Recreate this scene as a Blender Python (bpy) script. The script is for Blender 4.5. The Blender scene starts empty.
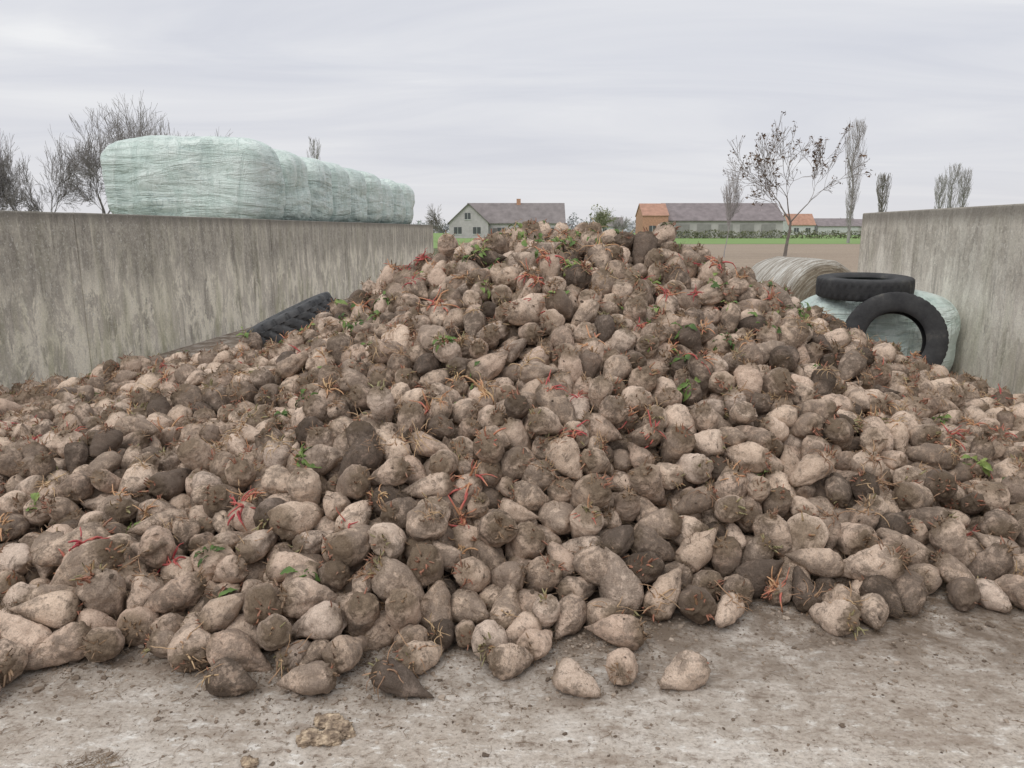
import bpy, bmesh, math, random, time
import numpy as np
from mathutils import Vector, Matrix, Euler, Quaternion, noise as mn, kdtree
T0=time.time()
random.seed(7); rng=np.random.default_rng(11)
scene=bpy.context.scene
scene.view_settings.view_transform='Standard'
scene.view_settings.look='None'
scene.view_settings.exposure=0

# ------------------------------------------------------------ node helpers
def new_mat(name, rough=0.85, spec=0.3):
    m=bpy.data.materials.new(name); m.use_nodes=True
    nt=m.node_tree; b=nt.nodes['Principled BSDF']
    b.inputs['Roughness'].default_value=rough
    b.inputs['Specular IOR Level'].default_value=spec
    return m,nt,b
def L(nt,a,b): nt.links.new(a,b)
def setin(nt,sock,v):
    if hasattr(v,'is_output'): nt.links.new(v,sock)
    else:
        if isinstance(v,(tuple,list)) and len(v)==3 and sock.type=='RGBA': v=(*v,1)
        sock.default_value=v
def noise_n(nt,vec,scale,detail=4,rough=0.55,dist=0.0):
    n=nt.nodes.new('ShaderNodeTexNoise'); 
    if vec is not None: nt.links.new(vec,n.inputs['Vector'])
    n.inputs['Scale'].default_value=scale; n.inputs['Detail'].default_value=detail
    n.inputs['Roughness'].default_value=rough; n.inputs['Distortion'].default_value=dist
    return n.outputs['Fac']
def ramp(nt,fac,stops,interp='LINEAR'):
    n=nt.nodes.new('ShaderNodeValToRGB'); cr=n.color_ramp; cr.interpolation=interp
    while len(cr.elements)<len(stops): cr.elements.new(0.5)
    for e,(p,c) in zip(cr.elements,stops):
        e.position=p
        e.color=(c,c,c,1) if isinstance(c,(int,float)) else (*c,1)
    nt.links.new(fac,n.inputs['Fac']); return n.outputs['Color']
def mix(nt,fac,a,b,blend='MIX'):
    n=nt.nodes.new('ShaderNodeMix'); n.data_type='RGBA'; n.blend_type=blend
    setin(nt,n.inputs[0],fac); setin(nt,n.inputs[6],a); setin(nt,n.inputs[7],b)
    return n.outputs[2]
def math_n(nt,op,a,b=0.0,clamp=False):
    n=nt.nodes.new('ShaderNodeMath'); n.operation=op; n.use_clamp=clamp
    setin(nt,n.inputs[0],a); setin(nt,n.inputs[1],b); return n.outputs[0]
def vmath(nt,op,a,b):
    n=nt.nodes.new('ShaderNodeVectorMath'); n.operation=op
    setin(nt,n.inputs[0],a); setin(nt,n.inputs[1],b); return n.outputs[0]
def mapping(nt,vec,scale=(1,1,1),rot=(0,0,0)):
    mp=nt.nodes.new('ShaderNodeMapping'); nt.links.new(vec,mp.inputs[0])
    mp.inputs['Scale'].default_value=scale; mp.inputs['Rotation'].default_value=rot; return mp.outputs[0]
def bump(nt,h,strength,dist,normal=None):
    n=nt.nodes.new('ShaderNodeBump'); n.inputs['Strength'].default_value=strength
    n.inputs['Distance'].default_value=dist; nt.links.new(h,n.inputs['Height'])
    if normal is not None: nt.links.new(normal,n.inputs['Normal'])
    return n.outputs['Normal']
def pos_n(nt): return nt.nodes.new('ShaderNodeNewGeometry').outputs['Position']
def obj_n(nt): return nt.nodes.new('ShaderNodeTexCoord').outputs['Object']
def sep(nt,v):
    n=nt.nodes.new('ShaderNodeSeparateXYZ'); nt.links.new(v,n.inputs[0]); return n.outputs
def attr(nt,name):
    n=nt.nodes.new('ShaderNodeAttribute'); n.attribute_name=name; return n.outputs['Vector']
def rnd(nt): return nt.nodes.new('ShaderNodeObjectInfo').outputs['Random']
def simple_mat(name,c1,c2,scale=5,rough=0.85,bmp=0.3,bd=0.02,use='pos',detail=5):
    m,nt,b=new_mat(name,rough)
    v=pos_n(nt) if use=='pos' else obj_n(nt)
    f=noise_n(nt,v,scale,detail)
    L(nt,ramp(nt,f,[(0.3,c1),(0.7,c2)]),b.inputs['Base Color'])
    L(nt,bump(nt,f,bmp,bd),b.inputs['Normal'])
    return m

# ------------------------------------------------------------ mesh helpers
def mesh_obj(name,verts,faces,mats=(),smooth=False,parent=None,matidx=None,link=True):
    me=bpy.data.meshes.new(name); me.from_pydata([tuple(v) for v in verts],[],faces); me.update()
    for m in mats: me.materials.append(m)
    if matidx is not None: me.polygons.foreach_set('material_index',matidx)
    if smooth: me.polygons.foreach_set('use_smooth',[True]*len(me.polygons))
    o=bpy.data.objects.new(name,me)
    if link: scene.collection.objects.link(o)
    if parent: o.parent=parent
    return o
def empty(name,loc=(0,0,0)):
    o=bpy.data.objects.new(name,None); o.location=loc; scene.collection.objects.link(o); return o
def box(name,x0,x1,y0,y1,z0,z1,mat,parent=None,bevel=0):
    v=[(x,y,z) for x in(x0,x1) for y in(y0,y1) for z in(z0,z1)]
    f=[(0,1,3,2),(4,6,7,5),(0,4,5,1),(2,3,7,6),(0,2,6,4),(1,5,7,3)]
    o=mesh_obj(name,v,f,[mat],parent=parent)
    if bevel:
        b=o.modifiers.new('bev','BEVEL'); b.width=bevel; b.segments=2
    return o
def tube(V,F,pts,radii,sides=3):
    base=len(V); n=len(pts)
    for i,p in enumerate(pts):
        p=Vector(p)
        d=(Vector(pts[min(i+1,n-1)])-Vector(pts[max(i-1,0)]))
        if d.length<1e-9: d=Vector((0,0,1))
        d.normalize(); a=d.orthogonal().normalized(); c=d.cross(a)
        for k in range(sides):
            t=2*math.pi*k/sides
            V.append(p+(a*math.cos(t)+c*math.sin(t))*radii[i])
    for i in range(n-1):
        for k in range(sides):
            a0=base+i*sides+k; a1=base+i*sides+(k+1)%sides
            F.append((a0,a1,a1+sides,a0+sides))

# ------------------------------------------------------------ world + light
w=bpy.data.worlds.new('World'); scene.world=w; w.use_nodes=True
nt=w.node_tree; bg=nt.nodes['Background']; bg.inputs['Strength'].default_value=0.1
sky=nt.nodes.new('ShaderNodeTexSky'); sky.sky_type='NISHITA'; sky.sun_disc=False
sky.sun_elevation=math.radians(50); sky.sun_rotation=math.radians(215)
g=nt.nodes.new('ShaderNodeTexCoord').outputs['Generated']
s=sep(nt,g)
zz=math_n(nt,'ADD',math_n(nt,'MAXIMUM',s[2],0.0),0.10)
cx=math_n(nt,'DIVIDE',s[0],zz); cy=math_n(nt,'DIVIDE',s[1],zz)
cmb=nt.nodes.new('ShaderNodeCombineXYZ'); L(nt,math_n(nt,'MULTIPLY',cx,0.38),cmb.inputs[0]); L(nt,cy,cmb.inputs[1])
n1=noise_n(nt,cmb.outputs[0],1.1,7,0.55,0.8)
cl=ramp(nt,n1,[(0.30,(6.4,6.6,7.3)),(0.45,(7.1,7.25,7.8)),(0.58,(7.7,7.8,8.2)),(0.72,(8.8,8.85,9.0))])
hz=ramp(nt,s[2],[(0.0,0.9),(0.06,0.45),(0.2,0.0)])
cl=mix(nt,hz,cl,(7.6,7.5,7.7))
# high overcast overhead is brighter than near the horizon
cl=mix(nt,ramp(nt,s[2],[(0.35,0.0),(0.8,1.0)]),cl,(10.4,10.4,10.4))
col=mix(nt,0.97,sky.outputs[0],cl)
L(nt,col,bg.inputs['Color'])
sd=bpy.data.lights.new('sun','SUN'); sd.energy=1.35; sd.angle=math.radians(40); sd.color=(1,0.97,0.93)
so=bpy.data.objects.new('sun',sd); scene.collection.objects.link(so)
so.rotation_euler=(math.radians(40),0,math.radians(-35)); so.location=(-5,-5,12)

# ------------------------------------------------------------ camera
H=1.72
cd=bpy.data.cameras.new('camera'); cd.sensor_width=36; cd.lens=26.02; cd.clip_end=5000
co=bpy.data.objects.new('camera',cd); scene.collection.objects.link(co)
co.location=(0,0,H); co.rotation_euler=(math.radians(90-11.76),0,0); scene.camera=co

# ------------------------------------------------------------ ground, fields, slab
def sheet(name,pts,z,mat):
    return mesh_obj(name,[(x,y,z) for x,y in pts],[tuple(range(len(pts)))],[mat])
m_ground=simple_mat('rough_ground',(0.07,0.085,0.04),(0.15,0.14,0.08),0.4,0.95)
sheet('ground',[(-2500,-400),(2500,-400),(2500,3000),(-2500,3000)],-0.012,m_ground)
m,nt,b=new_mat('ploughed_soil',0.95); p=pos_n(nt)
f1=noise_n(nt,mapping(nt,p,(0.25,1,1)),0.6,8,0.65); f2=noise_n(nt,p,5,6,0.7)
c=mix(nt,0.5,ramp(nt,f1,[(0.3,(0.24,0.185,0.14)),(0.7,(0.38,0.305,0.235))]),ramp(nt,f2,[(0.3,(0.16,0.12,0.09)),(0.7,(0.46,0.38,0.295))]))
L(nt,c,b.inputs['Base Color']); L(nt,bump(nt,f2,0.7,0.08),b.inputs['Normal'])
sheet('ploughed_field',[(2.0,20),(60,20),(90,96),(-3,92),(-3,34)],-0.004,m)
m,nt,b=new_mat('young_crop',0.9); p=pos_n(nt)
f1=noise_n(nt,p,0.05,5,0.6); f2=noise_n(nt,p,3,5,0.7)
c=mix(nt,0.4,ramp(nt,f1,[(0.3,(0.16,0.26,0.075)),(0.7,(0.22,0.33,0.11))]),ramp(nt,f2,[(0.3,(0.10,0.17,0.05)),(0.7,(0.26,0.35,0.14))]))
L(nt,c,b.inputs['Base Color'])
sheet('crop_field',[(-260,70),(-3,72),(-3,92.5),(90,96.5),(420,96.5),(420,430),(-260,430)],0.004,m)

m,nt,b=new_mat('yard_concrete',0.9,0.25); p=pos_n(nt)
f_big=noise_n(nt,p,0.9,6,0.6,0.4); f_mid=noise_n(nt,p,5,8,0.72,0.3); f_fine=noise_n(nt,p,70,4,0.75)
vor=nt.nodes.new('ShaderNodeTexVoronoi'); L(nt,p,vor.inputs['Vector']); vor.inputs['Scale'].default_value=150
c=ramp(nt,f_mid,[(0.28,(0.38,0.32,0.27)),(0.45,(0.56,0.50,0.44)),(0.6,(0.66,0.605,0.55)),(0.75,(0.74,0.705,0.66))])
c=mix(nt,ramp(nt,f_big,[(0.4,0.0),(0.62,0.6)]),c,(0.44,0.365,0.30))
c=mix(nt,0.6,c,ramp(nt,f_fine,[(0.3,(0.5,0.47,0.44)),(0.5,(1,1,1)),(0.72,(1.25,1.24,1.22))]),'MULTIPLY')
c=mix(nt,ramp(nt,vor.outputs['Distance'],[(0.0,0.45),(0.25,0.0)]),c,(0.24,0.19,0.15))
f_w=noise_n(nt,mapping(nt,p,(1,2.0,1),(0,0,.25)),11,8,0.78)
c=mix(nt,ramp(nt,f_w,[(0.54,0.0),(0.62,0.8)]),c,(0.84,0.81,0.765))
c=mix(nt,ramp(nt,f_w,[(0.36,0.85),(0.46,0.0)]),c,(0.24,0.185,0.145))
f_s=noise_n(nt,mapping(nt,p,(0.8,2.6,1),(0,0,-.12)),2.6,7,0.7,.6)
c=mix(nt,ramp(nt,f_s,[(0.54,0.0),(0.65,0.65)]),c,(0.30,0.235,0.185))
f_x=noise_n(nt,p,34,6,0.8)
c=mix(nt,ramp(nt,f_x,[(0.56,0.0),(0.62,0.8)]),c,(0.21,0.165,0.125))
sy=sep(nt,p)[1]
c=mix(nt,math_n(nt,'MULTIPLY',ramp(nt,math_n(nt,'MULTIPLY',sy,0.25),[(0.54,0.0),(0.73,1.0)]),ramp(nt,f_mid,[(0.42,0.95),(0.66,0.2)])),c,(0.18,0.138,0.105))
L(nt,c,b.inputs['Base Color'])
hgt=math_n(nt,'ADD',math_n(nt,'MULTIPLY',f_mid,1.0),math_n(nt,'MULTIPLY',f_fine,0.5))
hgt=math_n(nt,'ADD',hgt,f_w)
L(nt,bump(nt,hgt,0.85,0.015),b.inputs['Normal'])
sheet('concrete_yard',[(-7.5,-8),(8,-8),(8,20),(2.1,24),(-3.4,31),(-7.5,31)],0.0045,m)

# ------------------------------------------------------------ silo walls
def wall_mat(name,dark,mid,light,zsplit,seed,cream,speck,moss):
    m,nt,b=new_mat(name,0.92,0.2); p=pos_n(nt); s=sep(nt,p)
    off=vmath(nt,'ADD',p,(seed,seed*1.7,0))
    st=noise_n(nt,mapping(nt,off,(1,1,0.08)),7,7,0.7,0.2)
    st2=noise_n(nt,mapping(nt,off,(1,1,0.16)),2.2,6,0.7,0.2)
    big=noise_n(nt,off,1.3,6,0.65,0.5); fine=noise_n(nt,off,45,5,0.8); sp=noise_n(nt,off,18,6,0.8)
    c=ramp(nt,big,[(0.35,mid),(0.55,light)])
    zf=math_n(nt,'ADD',math_n(nt,'MULTIPLY',s[2],0.5),math_n(nt,'MULTIPLY',math_n(nt,'SUBTRACT',st2,0.5),1.0))
    top=ramp(nt,zf,[(zsplit-0.10,0.0),(zsplit+0.10,0.92)])
    c=mix(nt,top,c,ramp(nt,sp,[(0.35,dark),(0.65,mid)]))
    c=mix(nt,ramp(nt,st,[(0.53,0.0),(0.64,0.6)]),c,tuple(x*0.72 for x in dark))
    c=mix(nt,ramp(nt,st,[(0.34,0.6),(0.44,0.0)]),c,tuple(x*0.95 for x in cream))
    pat=noise_n(nt,mapping(nt,off,(1,1,0.45)),4.2,7,0.78,.4)
    low=ramp(nt,zf,[(zsplit-0.12,1.0),(zsplit+0.05,speck)])
    c=mix(nt,math_n(nt,'MULTIPLY',low,ramp(nt,pat,[(0.48,0.0),(0.54,0.9)])),c,cream)
    c=mix(nt,ramp(nt,noise_n(nt,off,26,6,0.75),[(0.57,0.0),(0.63,0.8)]),c,(0.72,0.70,0.64))
    mz=math_n(nt,'MULTIPLY',ramp(nt,noise_n(nt,mapping(nt,off,(1,1,0.2)),3.1,6,0.7),[(0.48,0.0),(0.62,1.0)]),ramp(nt,math_n(nt,'MULTIPLY',s[2],0.5),[(0.10,moss),(0.55,moss*.3)]))
    c=mix(nt,mz,c,(0.28,0.28,0.15))
    zt=math_n(nt,'ADD',s[2],math_n(nt,'MULTIPLY',math_n(nt,'SUBTRACT',sp,0.5),0.16))
    c=mix(nt,ramp(nt,math_n(nt,'MULTIPLY',zt,0.5),[(0.88,0.0),(0.945,0.7)]),c,tuple(x*0.6 for x in dark))
    c=mix(nt,0.6,c,ramp(nt,fine,[(0.3,(0.62,0.62,0.6)),(0.5,(1,1,1)),(0.7,(1.3,1.3,1.28))]),'MULTIPLY')
    L(nt,c,b.inputs['Base Color'])
    h=math_n(nt,'ADD',fine,math_n(nt,'MULTIPLY',sp,1.0)); L(nt,bump(nt,h,0.5,0.01),b.inputs['Normal'])
    return m
m_wl=wall_mat('weathered_concrete_left',(0.26,0.24,0.21),(0.45,0.415,0.36),(0.60,0.555,0.48),0.54,0,(0.82,0.77,0.65),0.25,.5)
m_wr=wall_mat('weathered_concrete_right',(0.34,0.31,0.27),(0.57,0.525,0.455),(0.70,0.65,0.575),0.62,40,(0.82,0.78,0.69),0.45,.45)
def wall(name,p0,p1,height,thick,mat,side,joints):
    root=empty(name,(p0[0],p0[1],0))
    d=Vector((p1[0]-p0[0],p1[1]-p0[1],0)); Ln=d.length
    root.rotation_euler=(0,0,math.atan2(d.y,d.x))
    edges=[0]+joints+[Ln]; 
    y0,y1=(0,thick) if side>0 else (-thick,0)
    for i in range(len(edges)-1):
        a=edges[i]+0.004; bb=edges[i+1]-0.004
        o=box('panel_%d'%(i+1),a,bb,y0,y1,-0.3,height+random.uniform(-.004,.004),mat,root,0.018)
    box('joint_filler',0.02,Ln-0.02,y0+0.015,y1-0.015,-0.29,height-0.02,m_joint,root)
    return root
m_joint=simple_mat('joint_mortar',(0.17,0.155,0.135),(0.26,0.24,0.21),20)
def lwx(D): return -5.19+0.0857*(D-7.7)
def rwx(D): return 4.84+0.1*(D-7.2)
wall('concrete_silo_wall',(lwx(-3),-3),(lwx(30.8),30.8),1.918,0.24,m_wl,1,[11.87-5.6,11.87,17.5,23.1,28.7])
wall('concrete_silo_wall',(rwx(-3),-3),(rwx(11.4),11.4),1.97,0.24,m_wr,-1,[3.2,8.3])

# ------------------------------------------------------------ beet meshes
ZP=[0,.05,.13,.25,.40,.55,.70,.82,.90,.955,.985,1.0]
RP=[.004,.008,.017,.033,.052,.065,.072,.070,.058,.042,.026,.0]
m,nt,b=new_mat('beet_skin',0.85,0.2); m_beet=m
rest=attr(nt,'rest'); r=rnd(nt)
offv=nt.nodes.new('ShaderNodeCombineXYZ'); L(nt,math_n(nt,'MULTIPLY',r,37.0),offv.inputs[0]); L(nt,math_n(nt,'MULTIPLY',r,91.0),offv.inputs[1])
v=vmath(nt,'ADD',rest,offv.outputs[0])
r2=math_n(nt,'FRACT',math_n(nt,'MULTIPLY',r,17.31)); r3=math_n(nt,'FRACT',math_n(nt,'MULTIPLY',r,53.7))
skin=ramp(nt,r,[(0.0,(0.50,0.375,0.295)),(0.25,(0.61,0.48,0.385)),(0.5,(0.47,0.36,0.28)),(0.75,(0.63,0.495,0.39)),(1.0,(0.54,0.435,0.36))])
n_a=noise_n(nt,v,12,5,0.70,0.6); n_b=noise_n(nt,v,42,5,0.8); n_f=noise_n(nt,v,190,2,0.8)
skin=mix(nt,0.7,skin,ramp(nt,n_b,[(0.32,(0.58,0.53,0.49)),(0.5,(1,1,1)),(0.7,(1.2,1.2,1.2))]),'MULTIPLY')
thr=math_n(nt,'ADD',n_a,math_n(nt,'MULTIPLY',math_n(nt,'SUBTRACT',r2,0.56),0.24))
thr=math_n(nt,'ADD',thr,math_n(nt,'MULTIPLY',math_n(nt,'SUBTRACT',n_b,0.5),0.75))
mud=ramp(nt,thr,[(0.45,0.0),(0.55,0.64),(0.67,0.92)])
mudc=mix(nt,r3,(0.13,0.10,0.078),(0.27,0.21,0.168))
c=mix(nt,mud,skin,mudc)
sz=sep(nt,rest)[2]
rz=ramp(nt,math_n(nt,'ADD',math_n(nt,'MULTIPLY',sz,4.0),math_n(nt,'MULTIPLY',n_b,0.4)),[(0.48,0.0),(0.62,0.85)])
c=mix(nt,rz,c,(0.17,0.125,0.085))
rt=ramp(nt,math_n(nt,'ADD',math_n(nt,'MULTIPLY',sz,-4.0),math_n(nt,'MULTIPLY',n_b,0.4)),[(0.52,0.0),(0.70,0.65)])
c=mix(nt,rt,c,(0.20,0.15,0.115))
c=mix(nt,0.55,c,ramp(nt,n_f,[(0.3,(0.48,0.48,0.48)),(0.5,(1,1,1)),(0.7,(1.32,1.32,1.32))]),'MULTIPLY')
dk=ramp(nt,r2,[(0.0,(1.08,1.08,1.08)),(0.87,(0.94,0.93,0.92)),(0.94,(0.62,0.61,0.61)),(1.0,(0.40,0.39,0.39))])
c=mix(nt,1.0,c,dk,'MULTIPLY')
L(nt,c,b.inputs['Base Color'])
rings=noise_n(nt,mapping(nt,v,(1,1,6)),15,3,0.6)
h=math_n(nt,'ADD',math_n(nt,'ADD',math_n(nt,'MULTIPLY',rings,0.6),math_n(nt,'MULTIPLY',n_b,0.9)),math_n(nt,'MULTIPLY',mud,0.45))
h=math_n(nt,'ADD',h,math_n(nt,'MULTIPLY',n_f,0.35))
L(nt,bump(nt,h,0.8,0.009),b.inputs['Normal'])

m_root=simple_mat('rootlet_fibre',(0.13,0.09,0.06),(0.30,0.22,0.15),8,use='pos')
def stalk_mat(name,stops):
    m,nt,b=new_mat(name,0.6,0.35); r=rnd(nt); p=attr(nt,'rest')
    f=noise_n(nt,vmath(nt,'ADD',p,(3,1,2)),14,3)
    f=math_n(nt,'ADD',f,math_n(nt,'MULTIPLY',math_n(nt,'SUBTRACT',r,0.5),0.5))
    L(nt,ramp(nt,f,stops),b.inputs['Base Color']); return m
m_stub=stalk_mat('petiole_stub',[(0.2,(0.34,0.22,0.13)),(0.45,(0.22,0.15,0.10)),(0.62,(0.36,0.15,0.10)),(0.8,(0.28,0.25,0.13))])
m_red=stalk_mat('red_petiole',[(0.15,(0.42,0.06,0.075)),(0.36,(0.47,0.12,0.10)),(0.52,(0.50,0.25,0.14)),(0.85,(0.50,0.35,0.19))])
m_dry=stalk_mat('dry_petiole',[(0.2,(0.24,0.14,0.09)),(0.5,(0.40,0.25,0.15)),(0.8,(0.54,0.39,0.23))])
m_leaf=stalk_mat('beet_leaf',[(0.2,(0.055,0.10,0.025)),(0.5,(0.11,0.18,0.045)),(0.85,(0.24,0.30,0.09))])

def add_rest(o):
    me=o.data; n=len(me.vertices); a=np.empty(n*3,np.float32); me.vertices.foreach_get('co',a)
    at=me.attributes.new('rest','FLOAT_VECTOR','POINT'); at.data.foreach_set('vector',a)
def beet(i,coll):
    R=random.Random(100+i)
    nz,na=38,40; V=[];F=[];MI=[]
    ls=R.uniform(0.88,1.20); fat=R.uniform(0.90,1.08); cut=R.choice([0,0,0,0.06,0.12])
    bx,by=R.uniform(-.035,.035),R.uniform(-.035,.035); tw=R.uniform(-1,1); sq=R.uniform(0.87,0.98)
    shoulder=R.uniform(-.06,.08); lump=R.uniform(.6,.95)
    off=Vector((i*13.1,i*7.7,i*3.3))
    for a in range(nz):
        t=cut+(1-cut)*(1-(1-(a/(nz-1)))**1.25)
        rr=float(np.interp(t+shoulder*math.sin(math.pi*t),ZP,RP))*fat
        if a==0: rr*=0.4
        if a==nz-1: rr=0.0008
        z=(-.125+.230*t)*ls
        k=(1-t)**2
        for c_ in range(na):
            th=2*math.pi*c_/na
            groove=1-0.13*math.exp(-((math.sin(th+tw*t))**2)/0.05)*min(1,4*t*(1-t))
            x=rr*math.cos(th)*groove; y=rr*math.sin(th)*groove*sq
            q=Vector((x,y,z))
            d=(mn.noise(q*9+off)*.019+mn.noise(q*22+off)*.008+mn.noise(q*52+off)*.0034+max(0,mn.noise(q*38+off*3)-.2)*.012)*lump
            if t>0.88: d+=mn.noise(q*75+off)*.009
            u=Vector((x,y,0)); 
            if u.length>1e-6: u.normalize()
            sc=min(1,rr/.03)
            q=q+u*d*sc+Vector((0,0,mn.noise(q*34+off*2)*.016 if t>.88 else 0))
            q+=Vector((bx*k,by*k,0))
            V.append(q)
    for a in range(nz-1):
        for c_ in range(na):
            F.append((a*na+c_,a*na+(c_+1)%na,(a+1)*na+(c_+1)%na,(a+1)*na+c_))
    F.append(tuple(range(na-1,-1,-1))); F.append(tuple((nz-1)*na+k for k in range(na)))
    MI=[0]*len(F)
    topz=(.105)*ls
    for s_ in range(R.choice([4,9,14,20])):
        th=R.uniform(0,6.28); rad=R.uniform(0.002,.034)
        p0=Vector((rad*math.cos(th),rad*math.sin(th),topz-.014-rad*.2)); dr=Vector((math.cos(th)*.7,math.sin(th)*.7,1)).normalized()
        ln=R.uniform(.012,.055); pts=[p0,p0+dr*ln*.5,p0+dr*ln+Vector((R.uniform(-.014,.014),R.uniform(-.014,.014),-.006))]
        rr=R.uniform(.0022,.0048)
        tube(V,F,pts,[rr*1.3,rr,rr*.6],4)
    MI+= [2]*(len(F)-len(MI))
    for s_ in range(R.choice([10,24,40,65])):
        t=R.uniform(0.0,.8)**1.2; th=R.choice([0,math.pi])+R.gauss(0,.6)-tw*t
        rr=float(np.interp(max(t,cut),ZP,RP))*fat*.95
        z=(-.125+.230*max(t,cut))*ls; k=(1-t)**2
        p0=Vector((rr*math.cos(th)+bx*k,rr*math.sin(th)*sq+by*k,z))
        dr=Vector((math.cos(th),math.sin(th),R.uniform(-1.8,.4))).normalized()
        pts=[p0]; ln=R.uniform(.012,.045)
        for q in range(3):
            dr=(dr+Vector((R.gauss(0,.6),R.gauss(0,.6),R.gauss(0,.6)))).normalized(); pts.append(pts[-1]+dr*ln*.45)
        r0=R.uniform(.0006,.0014); tube(V,F,pts,[r0,r0*.8,r0*.6,r0*.3],3)
    MI+= [1]*(len(F)-len(MI))
    o=mesh_obj('beet_%02d'%i,V,F,[m_beet,m_root,m_stub],smooth=True,matidx=MI,link=False)
    add_rest(o); coll.objects.link(o); return o
cb=bpy.data.collections.new('beet_shapes'); NB=24
for i in range(NB): beet(i,cb)

# ------------------------------------------------------------ heap form
RX=[-5.6,-5.2,-4.6,-4.03,-3.2,-2.5,-2.1,-1.67,-1.12,-.7,-.27,.27,.72,1.13,1.56,1.92,2.53,2.94,3.6,4.32,4.8,5.2]
RH=[.12,.14,.24,.37,.56,.67,.76,.97,1.31,1.53,1.70,1.82,1.78,1.70,1.57,1.40,1.10,.88,.59,.28,.14,.12]
RDx=[-5.6,-5,-4,-2.5,-1.1,.3,1.5,2.6,3.6,4.3,5.2]; RD=[6.9,7.0,7.2,7.0,6.6,6.2,6.2,6.4,6.7,6.8,6.8]
TX=[-6,-3,-1.96,-1.5,-1.02,-.4,0,.4,.6,.78,1.45,2.2,3.5,5.2]; TD=[2.9,2.75,2.66,2.86,2.70,2.68,2.78,2.78,3.0,3.22,3.15,3.12,3.2,3.5]
def top_h(x,d):
    h=np.interp(x,RX,RH); dr=np.interp(x,RDx,RD); td=np.interp(x,TX,TD)
    t=np.clip((d-td)/(dr-td),0,1)
    f=t*0.80+0.20*(1-(1-t)**2)
    front=.12+(h-.12)*f
    front=front+0.06*np.sin(x*2.3+d*1.1)*np.sin(d*2.1-x*.7)*np.sin(np.pi*t)
    back=h-0.75*np.clip(d-dr,0,9)
    z=np.where(d<=dr,front,back)
    z=np.where(d<td,0,z)
    return np.maximum(z,0)
def core_h(x,d): return np.maximum(top_h(x,d)-.28,0.0)+.0045
N=4250; P=[]
while sum(len(a) for a in P)<N:
    x=rng.uniform(-5.6,5.2,4000); d=rng.uniform(2.4,9.2,4000)
    lw=-5.19+.0857*(d-7.7); rw=4.84+.1*(d-7.2)
    tz=top_h(x,d); cz=core_h(x,d)
    acc=rng.uniform(0,.30,4000)<(tz-cz)
    ok=(tz>.08)&(x>lw+.1)&(x<rw-.1)&acc
    z=cz+.05+rng.uniform(0,1,4000)*np.maximum(tz-cz-.05,0.02)
    P.append(np.stack([x,d,z],1)[ok])
C=np.concatenate(P)[:N]
extra=np.array([(.66,2.55,.07),(.93,3.0,.07),(.25,2.5,.07),(.43,2.6,.07),(.02,2.68,.07),(-.76,2.5,.07),(-.42,2.5,.08),(-1.05,2.5,.07),(-2.0,2.44,.07),(1.42,3.0,.07),(1.62,3.03,.07)])
C=np.concatenate([C,extra]); N=len(C)
S=np.clip(rng.normal(1.05,.13,N),.70,1.38)
S[-len(extra):]=rng.uniform(.88,1.05,len(extra))
ax=rng.normal(size=(N,3)); ax[:,2]*=.6; ax/=np.linalg.norm(ax,axis=1)[:,None]
ax[-len(extra):,2]*=.1; ax/=np.linalg.norm(ax,axis=1)[:,None]
A=C+ax*(.035*S)[:,None]; B=C-ax*(.055*S)[:,None]
X=np.concatenate([A,B]); Rr=np.concatenate([.067*S,.043*S]); LEN=.090*S
ids=np.concatenate([np.arange(N),np.arange(N)])
for it in range(90):
    if it%6==0:
        kd=kdtree.KDTree(2*N)
        for i,pp in enumerate(X): kd.insert(pp,i)
        kd.balance(); I=[];J=[]
        for i,pp in enumerate(X):
            for (_,j,_) in kd.find_range(pp,.19):
                if j>i and ids[j]!=ids[i]: I.append(i);J.append(j)
        I=np.array(I);J=np.array(J); RS=Rr[I]+Rr[J]
    X[:,2]-=.0035 if it<75 else .001
    dv=X[I]-X[J]; dl=np.linalg.norm(dv,axis=1)+1e-9; ov=np.clip(RS-dl,0,.05)
    mk=ov>0; cor=dv[mk]*(ov[mk]/dl[mk]*.42)[:,None]
    for k in range(3):
        X[:,k]+=np.bincount(I[mk],cor[:,k],2*N)-np.bincount(J[mk],cor[:,k],2*N)
    a,bb=X[:N],X[N:]; dv=a-bb; dl=np.linalg.norm(dv,axis=1)+1e-9
    cc=dv*((dl-LEN)/dl*.5)[:,None]; X[:N]-=cc; X[N:]+=cc
    fl=core_h(X[:,0],X[:,1])+Rr*.96; X[:,2]=np.maximum(X[:,2],fl)
    lw=-5.19+.0857*(X[:,1]-7.7)+Rr; rw=4.84+.1*(X[:,1]-7.2)-Rr
    X[:,0]=np.clip(X[:,0],lw,rw)
A,B=X[:N],X[N:]; AX=A-B; AX/=np.linalg.norm(AX,axis=1)[:,None]
CC=A-AX*(.035*S)[:,None]
# drop stragglers that ended perched clear of the heap surface
keep=CC[:,2]<np.maximum(top_h(CC[:,0],CC[:,1]),.10)+.09
A,B,AX,CC,S=A[keep],B[keep],AX[keep],CC[keep],S[keep]
print('PBD',time.time()-T0,'removed',int((~keep).sum()),'of',N); N=len(A)

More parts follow.
